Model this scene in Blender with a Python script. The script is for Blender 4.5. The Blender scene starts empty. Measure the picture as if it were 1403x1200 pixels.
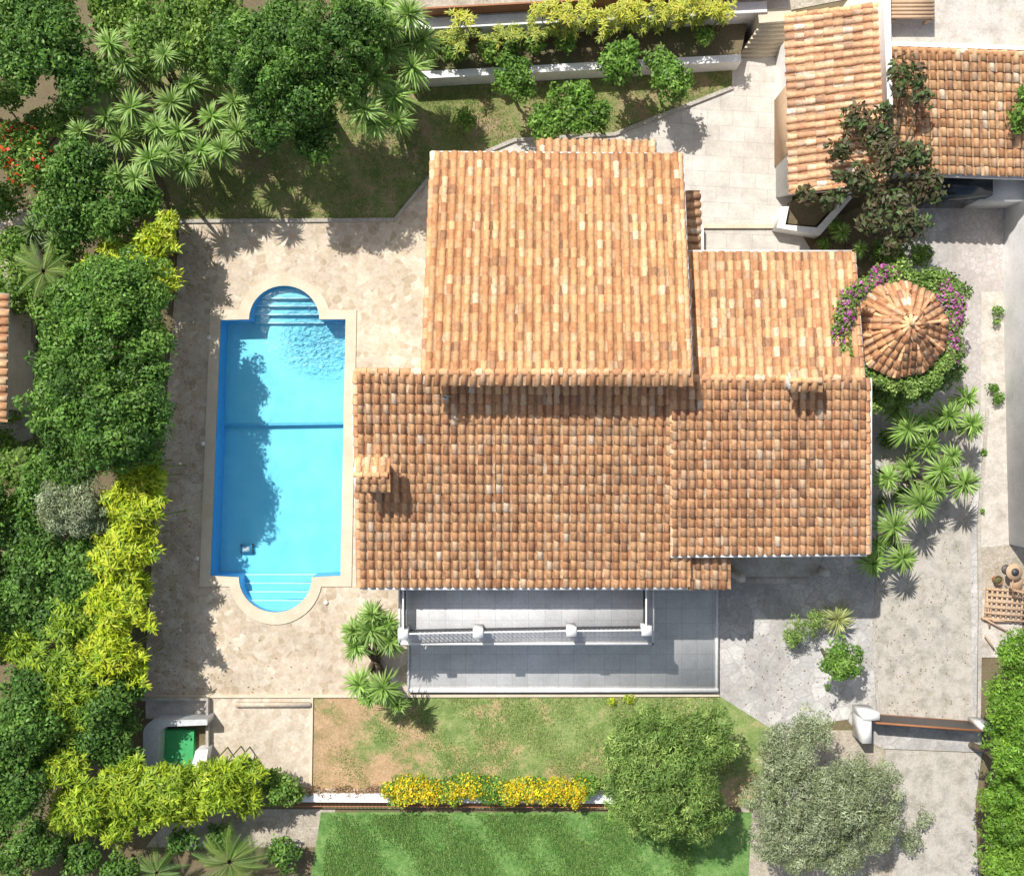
import bpy, math, random
import numpy as np
from mathutils import Vector
from mathutils.geometry import tessellate_polygon
random.seed(7); rng=np.random.default_rng(7)
scene=bpy.context.scene
H=42.0; S=35.0
def P(px,py,z=0.0):
    k=(H-z)/H/S
    return Vector(((px-701.5)*k,(600-py)*k,z))
def PL(pts,z=0.0): return [P(a,b,z) for a,b in pts]

# ---------------------------------------------------------------- materials
def newmat(name):
    m=bpy.data.materials.new(name); m.use_nodes=True
    nt=m.node_tree; b=nt.nodes['Principled BSDF']; return m,nt,b
def N(nt,t,**kw):
    n=nt.nodes.new(t)
    for k,v in kw.items(): setattr(n,k,v)
    return n
def c4(c): return (c[0],c[1],c[2],1)
def ramp(nt,src,stops,interp='LINEAR'):
    r=N(nt,'ShaderNodeValToRGB'); r.color_ramp.interpolation=interp
    e=r.color_ramp.elements
    while len(e)<len(stops): e.new(0.5)
    for i,(p,c) in enumerate(stops): e[i].position=p; e[i].color=c4(c)
    nt.links.new(src,r.inputs[0]); return r.outputs[0]
def noise(nt,vec,scale,detail=4,rough=.6):
    n=N(nt,'ShaderNodeTexNoise'); n.inputs['Scale'].default_value=scale
    n.inputs['Detail'].default_value=detail; n.inputs['Roughness'].default_value=rough
    nt.links.new(vec,n.inputs['Vector']); return n
def mix(nt,a,b,f,mode='MIX'):
    n=N(nt,'ShaderNodeMix',data_type='RGBA',blend_type=mode)
    for s,v in ((n.inputs[6],a),(n.inputs[7],b),(n.inputs[0],f)):
        if isinstance(v,(tuple,list)): s.default_value=c4(v)
        elif isinstance(v,(int,float)): s.default_value=v
        else: nt.links.new(v,s)
    return n.outputs[2]
def obj(nt): return N(nt,'ShaderNodeTexCoord').outputs['Object']
def bump(nt,b,h,strength=.4,dist=.02):
    n=N(nt,'ShaderNodeBump'); n.inputs['Strength'].default_value=strength; n.inputs['Distance'].default_value=dist
    nt.links.new(h,n.inputs['Height']); nt.links.new(n.outputs[0],b.inputs['Normal'])
def noisy(name,c1,c2,c3=None,scale=.6,fine=18,rough=.85,fstr=.35,bs=.3,stain=0):
    m,nt,b=newmat(name); v=obj(nt)
    n1=noise(nt,v,scale,6,.65); n2=noise(nt,v,fine,4,.7)
    st=[(.35,c1),(.65,c2)] if c3 is None else [(.33,c1),(.5,c2),(.68,c3)]
    col=ramp(nt,n1.outputs[0],st)
    g=ramp(nt,n2.outputs[0],[(.3,(1-fstr,)*3),(.7,(1+fstr*.5,)*3)])
    col=mix(nt,col,g,1.0,'MULTIPLY')
    if stain:
        n3=noise(nt,v,1.7,8,.75); col=mix(nt,col,ramp(nt,n3.outputs[0],[(.36,(1-stain,1-stain,1-stain*1.1)),(.54,(1.03,)*3)]),1.0,'MULTIPLY')
    nt.links.new(col,b.inputs['Base Color']); b.inputs['Roughness'].default_value=rough
    bump(nt,b,n2.outputs[0],bs); return m
def flag(name,cols,mortar,scale=2.2,edge=.03,stain=.25,rough=.75,mfac=1.0):
    m,nt,b=newmat(name); v=obj(nt)
    nd=noise(nt,v,3,2); vm=N(nt,'ShaderNodeVectorMath',operation='MULTIPLY_ADD')
    nt.links.new(nd.outputs['Color'],vm.inputs[0]); vm.inputs[1].default_value=(.16,.16,0); nt.links.new(v,vm.inputs[2])
    vo=N(nt,'ShaderNodeTexVoronoi'); vo.inputs['Scale'].default_value=scale; nt.links.new(vm.outputs[0],vo.inputs['Vector'])
    ve=N(nt,'ShaderNodeTexVoronoi',feature='DISTANCE_TO_EDGE'); ve.inputs['Scale'].default_value=scale; nt.links.new(vm.outputs[0],ve.inputs['Vector'])
    sp=N(nt,'ShaderNodeSeparateColor'); nt.links.new(vo.outputs['Color'],sp.inputs[0])
    k=len(cols); col=ramp(nt,sp.outputs[0],[((i+.5)/k,c) for i,c in enumerate(cols)])
    n2=noise(nt,v,9,5,.7); col=mix(nt,col,ramp(nt,n2.outputs[0],[(.3,(.80,)*3),(.7,(1.14,)*3)]),1.0,'MULTIPLY')
    n3=noise(nt,v,.45,6,.7); col=mix(nt,col,ramp(nt,n3.outputs[0],[(.36,(1-stain,1-stain*1.05,1-stain*1.1)),(.58,(1.05,)*3)]),1.0,'MULTIPLY')
    e=ramp(nt,ve.outputs[0],[(edge*.4,(mfac,)*3),(edge*1.8,(0,0,0))])
    col=mix(nt,col,mortar,e)
    nt.links.new(col,b.inputs['Base Color']); b.inputs['Roughness'].default_value=rough
    bump(nt,b,ve.outputs[0],.15,.01); return m
def tiles(name,c1,c2,mortar,w=.6,h=.6,rot=0,stain=.2,off=.0,ms=.012):
    m,nt,b=newmat(name); v=obj(nt)
    mp=N(nt,'ShaderNodeMapping'); mp.inputs['Rotation'].default_value=(0,0,rot); nt.links.new(v,mp.inputs[0])
    br=N(nt,'ShaderNodeTexBrick'); br.offset=off; br.inputs['Scale'].default_value=1
    br.inputs['Brick Width'].default_value=w; br.inputs['Row Height'].default_value=h
    br.inputs['Mortar Size'].default_value=ms; br.inputs['Mortar Smooth'].default_value=.3
    br.inputs['Color1'].default_value=c4(c1); br.inputs['Color2'].default_value=c4(c2); br.inputs['Mortar'].default_value=c4(mortar)
    nt.links.new(mp.outputs[0],br.inputs['Vector'])
    n3=noise(nt,v,.9,6,.7); col=mix(nt,br.outputs[0],ramp(nt,n3.outputs[0],[(.32,(1-stain,)*3),(.62,(1.07,)*3)]),1.0,'MULTIPLY')
    n4=noise(nt,v,14,4,.7); col=mix(nt,col,ramp(nt,n4.outputs[0],[(.3,(.88,)*3),(.7,(1.08,)*3)]),1.0,'MULTIPLY')
    nt.links.new(col,b.inputs['Base Color']); b.inputs['Roughness'].default_value=.7; return m
def plain(name,c,rough=.6,metal=0):
    m,nt,b=newmat(name); v=obj(nt); n=noise(nt,v,6,4)
    nt.links.new(mix(nt,c,ramp(nt,n.outputs[0],[(.3,(.86,)*3),(.7,(1.05,)*3)]),1.0,'MULTIPLY'),b.inputs['Base Color'])
    b.inputs['Roughness'].default_value=rough; b.inputs['Metallic'].default_value=metal; return m

M={}
M['earth']=noisy('earth',(.12,.10,.045),(.19,.145,.08),(.12,.15,.05),.5,14)
M['dry']=noisy('dry_ground',(.34,.28,.20),(.49,.43,.35),(.37,.34,.22),.7,14,.85,.35,.3,.28)
M['beige']=flag('crazy_paving_beige',[(.50,.40,.28),(.61,.51,.38),(.69,.61,.49),(.54,.43,.31),(.65,.55,.42),(.59,.49,.38)],(.56,.48,.37),3.7,.03,.25,.75,.65)
M['patio']=flag('crazy_paving_patio',[(.54,.45,.34),(.61,.53,.42),(.65,.58,.47),(.57,.47,.36)],(.57,.49,.39),3.6,.03,.16,.75,.6)
M['greyflag']=flag('grey_flagstone',[(.45,.44,.42),(.52,.51,.48),(.57,.55,.52),(.49,.47,.45)],(.36,.34,.32),2.1,.025,.28,.75,.8)
M['coping']=noisy('pool_coping',(.60,.51,.37),(.70,.61,.47),None,1.2,20,.7,.15,.1)
M['greytile']=tiles('grey_terrace_tile',(.70,.70,.69),(.76,.76,.75),(.58,.58,.58),.6,.6,.0,.16)
M['whitetile']=tiles('pale_patio_tile',(.56,.52,.46),(.64,.60,.54),(.47,.43,.38),1.0,.6,.05,.25,.5)
M['concrete']=noisy('concrete',(.48,.43,.37),(.61,.56,.50),(.52,.47,.39),.8,16,.85,.2,.2,.25)
M['aggregate']=noisy('aggregate_drive',(.40,.37,.32),(.53,.49,.43),(.45,.41,.35),1.1,26,.9,.35,.3,.32)
M['pinkpave']=flag('drive_strip',[(.46,.42,.39),(.52,.48,.45),(.50,.45,.42)],(.40,.36,.33),4.5,.04,.2)
M['white']=noisy('white_paint',(.78,.77,.75),(.87,.86,.84),None,.9,10,.7,.10,.1,.08)
M['render']=noisy('cream_render',(.62,.57,.50),(.70,.66,.58),None,.9,10,.8,.08,.1,.1)
M['stone']=noisy('garden_stone',(.38,.35,.30),(.52,.48,.42),None,2,16,.9,.3,.4)
M['iron']=plain('painted_iron',(.10,.09,.09),.5,.3)
M['rust']=plain('rust_steel',(.38,.17,.08),.7,.2)
M['wood']=plain('weathered_wood',(.56,.38,.24),.8)
M['greenmat']=noisy('green_mat',(.05,.36,.12),(.07,.44,.16),None,3,30,.9,.2)
M['glass']=plain('window_glass',(.03,.04,.05),.08)
M['tank']=plain('grey_fibreglass',(.60,.62,.63),.4)
M['terra']=plain('terracotta_pot',(.42,.20,.11),.8)
M['bark']=noisy('bark',(.12,.09,.06),(.22,.18,.13),None,3,20,.95,.4,.6)

def lawnmat(name,g1,g2,soil,thr,fine=22,grad=None):
    m,nt,b=newmat(name); v=obj(nt)
    n1=noise(nt,v,.55,8,.76); n2=noise(nt,v,fine,5,.75); n4=noise(nt,v,2.2,5,.7)
    g=mix(nt,g1,g2,ramp(nt,n4.outputs[0],[(.38,(0,0,0)),(.62,(1,1,1))]))
    f=n1.outputs[0]
    if grad:
        s=N(nt,'ShaderNodeSeparateXYZ'); nt.links.new(v,s.inputs[0])
        for ax,a,b_,amt in grad:
            mr=N(nt,'ShaderNodeMapRange'); nt.links.new(s.outputs[ax],mr.inputs[0])
            mr.inputs[1].default_value=a; mr.inputs[2].default_value=b_; mr.inputs[3].default_value=amt; mr.inputs[4].default_value=0
            ad=N(nt,'ShaderNodeMath',operation='ADD'); nt.links.new(f,ad.inputs[0]); nt.links.new(mr.outputs[0],ad.inputs[1]); f=ad.outputs[0]
    col=mix(nt,g,soil,ramp(nt,f,[(thr-.03,(0,0,0)),(thr+.12,(1,1,1))]))
    col=mix(nt,col,ramp(nt,n2.outputs[0],[(.3,(.55,)*3),(.7,(1.3,)*3)]),1.0,'MULTIPLY')
    n5=noise(nt,v,1.1,7,.75); col=mix(nt,col,ramp(nt,n5.outputs[0],[(.38,(.72,.78,.66)),(.58,(1.08,)*3)]),1.0,'MULTIPLY')
    nt.links.new(col,b.inputs['Base Color']); b.inputs['Roughness'].default_value=.95
    bump(nt,b,n2.outputs[0],.6,.04); return m
M['lawn']=lawnmat('lawn_grass',(.22,.31,.09),(.29,.35,.125),(.49,.33,.19),.54,22,[(0,-8,-2.0,.19),(1,-14.0,-12.2,.10)])
M['lawn_n']=lawnmat('lawn_north',(.21,.26,.08),(.27,.27,.10),(.34,.25,.15),.50)
M['lawn_s']=lawnmat('meadow',(.12,.26,.06),(.19,.32,.09),(.27,.28,.12),.60)

def vcolmat(name,rough=.85,weather=False,trans=0.0):
    m,nt,b=newmat(name); a=N(nt,'ShaderNodeAttribute',attribute_name='Col'); col=a.outputs['Color']
    if weather:
        v=obj(nt)
        n=noise(nt,v,.55,6,.7); col=mix(nt,col,ramp(nt,n.outputs[0],[(.34,(.84,.82,.80)),(.6,(1.05,)*3)]),1.0,'MULTIPLY')
        n=noise(nt,v,7,5,.75); col=mix(nt,col,ramp(nt,n.outputs[0],[(.34,(.70,.65,.60)),(.54,(1.06,)*3)]),1.0,'MULTIPLY')
        n=noise(nt,v,18,5,.8); col=mix(nt,col,(.70,.60,.48),ramp(nt,n.outputs[0],[(.57,(0,0,0)),(.75,(.55,.55,.55))]))
        bump(nt,b,n.outputs[0],.4,.01)
    nt.links.new(col,b.inputs['Base Color']); b.inputs['Roughness'].default_value=rough
    if trans:
        b.inputs['Specular IOR Level'].default_value=.35
        t=N(nt,'ShaderNodeBsdfTranslucent'); nt.links.new(col,t.inputs[0])
        x=N(nt,'ShaderNodeMixShader'); x.inputs[0].default_value=trans
        o=nt.nodes['Material Output']; nt.links.new(b.outputs[0],x.inputs[1]); nt.links.new(t.outputs[0],x.inputs[2]); nt.links.new(x.outputs[0],o.inputs[0])
    return m
M['tile']=vcolmat('clay_tile',.85,True)
M['leaf']=vcolmat('leaf',.5,False,.33)

# pool
m,nt,b=newmat('pool_mosaic'); v=obj(nt)
n=noise(nt,v,1.0,5,.6); n9=noise(nt,v,30,3)
col=mix(nt,(.19,.66,.80),ramp(nt,n.outputs[0],[(.3,(.80,.92,.96)),(.7,(1.2,1.05,1.0))]),1.0,'MULTIPLY')
col=mix(nt,col,ramp(nt,n9.outputs[0],[(.3,(.92,)*3),(.7,(1.06,)*3)]),1.0,'MULTIPLY')
nt.links.new(col,b.inputs['Base Color']); b.inputs['Roughness'].default_value=.5
M['pool']=m
M['poolwall']=plain('pool_wall_mosaic',(.13,.40,.76),.4)
M['poolline']=plain('pool_line_mosaic',(.10,.48,.70),.4)
M['nosing']=plain('step_nosing',(.55,.82,.88),.5)
m,nt,b=newmat('pool_water'); v=obj(nt)
nt.nodes.remove(b); o=nt.nodes['Material Output']
tr=N(nt,'ShaderNodeBsdfTransparent'); tr.inputs[0].default_value=(.92,.985,1,1)
gl=N(nt,'ShaderNodeBsdfGlossy'); gl.inputs['Roughness'].default_value=.13
fr=N(nt,'ShaderNodeFresnel'); fr.inputs[0].default_value=1.33
bp=N(nt,'ShaderNodeBump'); bp.inputs['Strength'].default_value=.6; bp.inputs['Distance'].default_value=.05
n=noise(nt,v,3.5,4,.6); nt.links.new(n.outputs[0],bp.inputs['Height'])
jc=P(425,442); ds=N(nt,'ShaderNodeVectorMath',operation='DISTANCE'); nt.links.new(v,ds.inputs[0]); ds.inputs[1].default_value=(jc.x,jc.y,-.08)
mr=N(nt,'ShaderNodeMapRange'); nt.links.new(ds.outputs['Value'],mr.inputs[0]); mr.inputs[1].default_value=.2; mr.inputs[2].default_value=2.1; mr.inputs[3].default_value=1; mr.inputs[4].default_value=0
n2=noise(nt,v,7,3,.5); mu=N(nt,'ShaderNodeMath',operation='MULTIPLY'); nt.links.new(n2.outputs[0],mu.inputs[0]); nt.links.new(mr.outputs[0],mu.inputs[1])
bq=N(nt,'ShaderNodeBump'); bq.inputs['Strength'].default_value=1; bq.inputs['Distance'].default_value=.20; nt.links.new(mu.outputs[0],bq.inputs['Height']); nt.links.new(bp.outputs[0],bq.inputs['Normal'])
nt.links.new(bq.outputs[0],gl.inputs['Normal']); nt.links.new(bq.outputs[0],fr.inputs['Normal'])
x=N(nt,'ShaderNodeMixShader'); nt.links.new(fr.outputs[0],x.inputs[0]); nt.links.new(tr.outputs[0],x.inputs[1]); nt.links.new(gl.outputs[0],x.inputs[2]); nt.links.new(x.outputs[0],o.inputs[0])
M['water']=m

# ---------------------------------------------------------------- mesh builder
class MB:
    def __init__(s,mats): s.v=[];s.f=[];s.c=[];s.n=0;s.mats=mats
    def add(s,v,f,c=None,mi=0):
        v=np.asarray(v,dtype=np.float64).reshape(-1,3); 
        if c is None: c=(.5,.5,.5)
        c=np.asarray(c,dtype=np.float64)
        if c.ndim==1: c=np.tile(c,(len(v),1))
        s.v.append(v); s.c.append(c)
        if isinstance(f,np.ndarray): s.f.append((f+s.n,mi))
        else:
            by={}
            for q in f: by.setdefault(len(q),[]).append(q)
            for q in by.values(): s.f.append((np.array(q)+s.n,mi))
        s.n+=len(v)
    def box(s,x0,y0,z0,x1,y1,z1,mi=0):
        v=[(x0,y0,z0),(x1,y0,z0),(x1,y1,z0),(x0,y1,z0),(x0,y0,z1),(x1,y0,z1),(x1,y1,z1),(x0,y1,z1)]
        s.add(v,[(0,3,2,1),(4,5,6,7),(0,1,5,4),(1,2,6,5),(2,3,7,6),(3,0,4,7)],None,mi)
    def prism(s,pts,z0,z1,mi=0,holes=()):
        loops=[[Vector((p[0],p[1],0)) for p in L] for L in [pts]+list(holes)]
        flat=[p for L in loops for p in L]; tr=tessellate_polygon(loops)
        tri=[]
        for t in tr:
            a,b_,c=[flat[i] for i in t]
            if (b_-a).cross(c-a).z<0: t=(t[0],t[2],t[1])
            tri.append(tuple(t))
        v=[(p.x,p.y,z1) for p in flat]; s.add(v,tri,None,mi)
        if z0 is not None:
            for L in loops:
                m_=len(L); vv=[(p.x,p.y,z1) for p in L]+[(p.x,p.y,z0) for p in L]
                s.add(vv,[(i,(i+1)%m_,m_+(i+1)%m_,m_+i) for i in range(m_)],None,mi)
    def tube(s,p0,p1,r0,r1,mi=0,seg=7,c=None,cap=False):
        p0=Vector(p0);p1=Vector(p1); d=(p1-p0).normalized()
        a=d.orthogonal().normalized(); b_=d.cross(a)
        v=[]
        for p,r in((p0,r0),(p1,r1)):
            for i in range(seg):
                t=2*math.pi*i/seg; v.append(p+a*math.cos(t)*r+b_*math.sin(t)*r)
        f=[(i,(i+1)%seg,seg+(i+1)%seg,seg+i) for i in range(seg)]
        if cap: f+= [tuple(range(seg,2*seg)),tuple(range(seg-1,-1,-1))]
        s.add([tuple(x) for x in v],f,c,mi)
    def make(s,name,parent=None,smooth=False):
        V=np.concatenate(s.v); C=np.concatenate(s.c)
        me=bpy.data.meshes.new(name); me.vertices.add(len(V)); me.vertices.foreach_set('co',V.ravel())
        li=np.concatenate([f.ravel() for f,_ in s.f]); tot=np.concatenate([np.full(len(f),f.shape[1]) for f,_ in s.f])
        mi=np.concatenate([np.full(len(f),m_) for f,m_ in s.f])
        me.loops.add(len(li)); me.loops.foreach_set('vertex_index',li.astype(np.int32))
        me.polygons.add(len(tot)); st=np.concatenate([[0],np.cumsum(tot)[:-1]])
        me.polygons.foreach_set('loop_start',st.astype(np.int32))
        me.polygons.foreach_set('material_index',mi.astype(np.int32))
        me.update(calc_edges=True)
        at=me.color_attributes.new('Col','FLOAT_COLOR','POINT')
        at.data.foreach_set('color',np.concatenate([C,np.ones((len(C),1))],1).astype(np.float32).ravel())
        for q in s.mats: me.materials.append(M[q])
        if smooth: me.polygons.foreach_set('use_smooth',np.ones(len(tot),dtype=bool))
        o=bpy.data.objects.new(name,me); scene.collection.objects.link(o)
        if parent: o.parent=parent
        return o
def empty(name):
    o=bpy.data.objects.new(name,None); scene.collection.objects.link(o); return o
def sheet(name,pts,z,mat,z0=None,holes=(),parent=None):
    mb=MB([mat]); mb.prism(PL(pts),z0,z,0,[PL(h) for h in holes]); return mb.make(name,parent)

# ---------------------------------------------------------------- roofs
TP=np.array([(.68,.38,.19),(.74,.44,.23),(.61,.31,.15),(.77,.53,.33),(.52,.26,.13),(.70,.40,.21),(.63,.40,.24),(.82,.64,.46),(.42,.23,.13)])
TW=np.array([.22,.18,.15,.09,.08,.14,.08,.02,.04]); TW/=TW.sum()
TPIT=.29; TLEN=.335
def tile_roof(mb,A,B,C,D,mi=0,tint=(1,1,1),mask=None,nu=None):
    A,B,C,D=[np.array(q,dtype=float) for q in(A,B,C,D)]
    wid=(np.linalg.norm(B-A)+np.linalg.norm(C-D))/2; ln=(np.linalg.norm(D-A)+np.linalg.norm(C-B))/2
    nu=nu or max(1,round(wid/TPIT)); nv=max(1,round(ln/TLEN)); p=wid/nu
    Nn=np.cross(D-A,B-A); Nn/=np.linalg.norm(Nn)
    if Nn[2]<0: Nn=-Nn
    def W(u,v,c): 
        u=u[...,None];v=v[...,None]
        return (A*(1-u)+B*u)*(1-v)+(D*(1-u)+C*u)*v+Nn*c[...,None]
    ii,jj=np.meshgrid(np.arange(nu),np.arange(nv),indexing='ij'); ii=ii.ravel();jj=jj.ravel()
    if mask is not None:
        k=mask((ii+.5)/nu,(jj+.7)/nv); ii=ii[k];jj=jj[k]
    n=len(ii)
    colj=rng.normal(0,.008,nu)[ii]; rowc=rng.normal(1,.035,nv)[jj][:,None]; wv=.02*np.sin(jj*.7+ii*.05)
    def emit(av,bv,cv,faces,dark):
        da=rng.normal(0,.007,n)+colj; dc=rng.uniform(0,.016,n); sk=rng.normal(0,.008,n); db=rng.normal(0,.045,n)
        u=(ii[:,None]+.5)/nu+(av[None]+da[:,None]+sk[:,None]*(bv[None]-.5))/wid
        v=(jj[:,None]+bv[None]+db[:,None]*(bv[None]>.5))/nv
        c=cv[None]+(dc+wv*.4)[:,None]*np.ones_like(av)[None]
        X=W(u,v,c); nvv=len(av)
        F=(np.arange(n)*nvv)[:,None,None]
        base=TP[rng.choice(len(TP),n,p=TW)]*rng.normal(1,.08,(n,1)).clip(.75,1.25)*rowc*np.array(tint)*dark
        cc=np.repeat(base,nvv,0)
        for fs in faces: 
            fa=np.array(fs)[None]+F; 
            mb.f.append((fa.reshape(-1,len(fs[0]))+mb.n,mi))
        mb.v.append(X.reshape(-1,3)); mb.c.append(cc.clip(0,.92)); mb.n+=n*nvv
    K=6; th=np.linspace(0,math.pi,K)
    r0=.31*p; r1=.385*p
    a=[];b=[];c=[]
    for t in th: a.append(-math.cos(t)*r0);b.append(-.06);c.append(.03+math.sin(t)*r0*.85)
    for t in th: a.append(-math.cos(t)*r1);b.append(1.04);c.append(.055+math.sin(t)*r1*.9)
    for t in th: a.append(-math.cos(t)*(r1-.022));b.append(1.04);c.append(.05+math.sin(t)*(r1-.025)*.85)
    for t in th: a.append(-math.cos(t)*(r1-.03));b.append(.85);c.append(.015+math.sin(t)*(r1-.05)*.8)
    q=[(k,k+1,K+k+1,K+k) for k in range(K-1)]+[(K+k,K+k+1,2*K+k+1,2*K+k) for k in range(K-1)]+[(2*K+k,2*K+k+1,3*K+k+1,3*K+k) for k in range(K-1)]
    emit(np.array(a),np.array(b),np.array(c),[q],1.0)
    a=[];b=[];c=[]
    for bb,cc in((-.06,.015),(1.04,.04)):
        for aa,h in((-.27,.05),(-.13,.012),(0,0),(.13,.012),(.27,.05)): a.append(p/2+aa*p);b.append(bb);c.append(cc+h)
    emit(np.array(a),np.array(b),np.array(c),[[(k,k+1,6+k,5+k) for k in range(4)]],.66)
def ridge(mb,A,B,r=.13,mi=0,step=.36,tint=1.0):
    A=Vector(A);B=Vector(B); L=(B-A).length; n=max(1,round(L/step)); d=(B-A)/n
    side=d.normalized().cross(Vector((0,0,1))).normalized(); up=side.cross(d.normalized())
    for i in range(n):
        col=(TP[rng.choice(len(TP),p=TW)]*rng.uniform(.9,1.15)*tint).clip(0,.9)
        jx=side*random.uniform(-.012,.012)
        p0=A+d*(i-.05)+jx;p1=A+d*(i+1.05)+jx; v=[]
        for p,rr,h in((p0,r*.85,0),(p1,r*1.08,.025)):
            for k in range(7):
                t=math.pi*k/6; v.append(tuple(p-side*math.cos(t)*rr+up*(math.sin(t)*rr+h-.03)))
        v+= [tuple(p1)]
        mb.add(v,[(k,k+1,8+k,7+k) for k in range(6)],col,mi); 
        vv=v[7:14]+[tuple(p1-up*.05)]
        mb.add(vv,[(k,k+1,7) for k in range(6)],col*.8,mi)
def slab(mb,A,B,C,D,t=.12,mi=0,drop=.02):
    A,B,C,D=[Vector(q) for q in(A,B,C,D)]
    n=(D-A).cross(B-A).normalized()
    if n.z<0:n=-n
    T=[q-n*drop for q in(A,B,C,D)];Bt=[q-n*(drop+t) for q in(A,B,C,D)]
    mb.add([tuple(q) for q in T+Bt],[(0,1,2,3),(7,6,5,4),(0,4,5,1),(1,5,6,2),(2,6,7,3),(3,7,4,0)],None,mi)

# ================================================================ GROUND
poolarc_t=[(390-48*math.cos(math.pi*i/20),438-46*math.sin(math.pi*i/20)) for i in range(21)]
poolarc_b=[(378+50*math.cos(math.pi*i/20),790+48*math.sin(math.pi*i/20)) for i in range(21)]
pool_out=[(303,439)]+poolarc_t+[(474,438),(467,788)]+poolarc_b+[(289,788)]
ct=[(390-63*math.cos(t),438-59*math.sin(t)) for t in np.linspace(.22,math.pi-.22,22)]
cb=[(378+64*math.cos(t),790+65*math.sin(t)) for t in np.linspace(.20,math.pi-.20,22)]
cop_out=[(289,425)]+ct+[(489,425),(482,803)]+cb+[(274,803)]

mb=MB(['earth']); big=[Vector((-400,-400,0)),Vector((400,-400,0)),Vector((400,400,0)),Vector((-400,400,0))]
mb.prism(big,None,0,0,[PL(pool_out)]); mb.make('ground')
sheet('pool_terrace_paving',[(247,305),(541,303),(592,242),(630,242),(630,840),(562,840),(562,951),(193,953),(200,900),(213,700),(228,560),(240,400)],.05,'beige',0,[pool_out])
sheet('side_patio_paving',[(288,956),(427,955),(425,1078),(288,1078)],.03,'patio',0)
sheet('north_lawn',[(200,60),(575,100),(1003,80),(1003,121),(840,186),(705,193),(592,241),(540,302),(246,304),(225,250)],.02,'lawn_n')
sheet('front_lawn',[(428,952),(985,951),(1060,1000),(1030,1105),(398,1098),(427,1060)],.024,'lawn')
sheet('meadow_grass',[(440,1112),(1030,1112),(1010,1500),(380,1500)],.02,'lawn_s')
sheet('north_patio_paving',[(592,241),(705,194),(842,186),(1003,121),(1003,60),(1085,60),(1085,300),(1115,350),(1115,420),(630,420),(630,241)],.04,'whitetile',0)
sheet('driveway',[(984,780),(1180,740),(1190,300),(1290,240),(1378,262),(1376,420),(1346,740),(1340,880),(1345,1030),(1210,1025),(1180,1010),(1160,985),(1060,1000),(984,952)],.03,'greyflag',0)
sheet('drive_paving_strip',[(1300,265),(1376,265),(1372,420),(1350,560),(1310,560),(1305,400)],.036,'pinkpave')
sheet('drive_concrete_lane',[(1208,560),(1336,560),(1328,705),(1333,1005),(1207,990),(1199,880)],.04,'aggregate')
sheet('side_path',[(1344,400),(1395,400),(1400,900),(1340,900),(1342,720)],.044,'concrete')
sheet('yard_dirt',[(1338,820),(1500,820),(1500,745),(1395,745),(1338,750)],.05,'dry')
sheet('entrance_drive',[(1212,1026),(1345,1031),(1336,1100),(1350,1500),(1215,1500),(1225,1100)],.03,'aggregate')
sheet('bank_soil',[(240,1108),(460,1108),(440,1160),(200,1160)],.012,'dry')
sheet('neighbour_path',[(-60,280),(60,290),(80,400),(50,440),(45,600),(-60,640)],.015,'dry')
sheet('verge_ground',[(1020,1000),(1205,1000),(1230,1100),(1215,1500),(1000,1500)],.012,'dry')

def strip(name,pts,w,h,mat,closed=False,parent=None,z0=0):
    mb=MB([mat]); W=[Vector(p) for p in pts]; L=[];R=[]
    for i,p in enumerate(W):
        a=W[max(i-1,0)];b=W[min(i+1,len(W)-1)]; d=(b-a).normalized(); n=Vector((-d.y,d.x,0))*w/2
        L.append(p+n);R.append(p-n)
    mb.prism(L+R[::-1],z0,h); return mb.make(name,parent)
strip('lawn_kerb',PL([(246,304),(541,302),(592,240),(705,193),(842,185),(1003,121)]),.14,.14,'stone')
strip('lawn_kerb',PL([(195,953),(985,951)]),.12,.12,'coping')
strip('patio_kerb',PL([(428,953),(426,1078)]),.1,.1,'coping')
strip('drive_kerb',PL([(1352,560),(1340,720),(1342,820),(1340,985)]),.14,.1,'stone')
strip('drive_kerb',PL([(1204,990),(1196,880),(1204,740)]),.10,.055,'stone')
mb=MB(['patio']); a=P(324,956);b=P(427,967); mb.box(a.x,b.y,.03,b.x,a.y-.15,.18); mb.make('patio_step')

# ================================================================ POOL
pool=empty('swimming_pool')
mb=MB(['coping']); mb.prism(PL(cop_out),.05,.10,0,[PL(pool_out)]); mb.make('coping',pool)
mb=MB(['poolwall']); L=PL(pool_out); n=len(L)
mb.add([(p.x,p.y,.09) for p in L]+[(p.x,p.y,-2) for p in L],[(i,(i+1)%n,n+(i+1)%n,n+i) for i in range(n)]); mb.make('basin_wall',pool)
mb=MB(['pool','poolline','nosing'])
mb.prism([P(260,370),P(520,370),P(520,579),P(260,583)],-1.6,-1.05,0)
mb.prism([P(260,583),P(520,579),P(520,860),P(260,860)],-2.2,-1.3,0)
mb.prism([P(296,579.5),P(473,577.5),P(473,581),P(296,583.5)],None,-1.043,1)
for i,(y,z) in enumerate([(408,-.3),(418,-.5),(429,-.7),(440,-.9)]):
    pts=[p for p in poolarc_t if p[1]<=y]
    dy=(438-y)/46; cx=48*math.sqrt(max(0,1-dy*dy)) if y<438 else 48
    poly=[(390-cx,y)]+pts+[(390+cx,y)]
    mb.prism(PL(poly),z-.3,z,0); mb.prism(PL([(390-cx,y-1.8),(390+cx,y-1.8),(390+cx,y),(390-cx,y)]),None,z+.006,2)
for i,(y,z) in enumerate([(823,-.3),(812,-.5),(801,-.7),(790,-.9)]):
    pts=[p for p in poolarc_b if p[1]>=y]
    dy=(y-790)/48; cx=50*math.sqrt(max(0,1-dy*dy))
    poly=[(378+cx,y)]+pts+[(378-cx,y)]
    mb.prism(PL(poly),z-.3,z,0); mb.prism(PL([(378-cx,y+1.8),(378+cx,y+1.8),(378+cx,y),(378-cx,y)]),None,z+.006,2)
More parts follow.
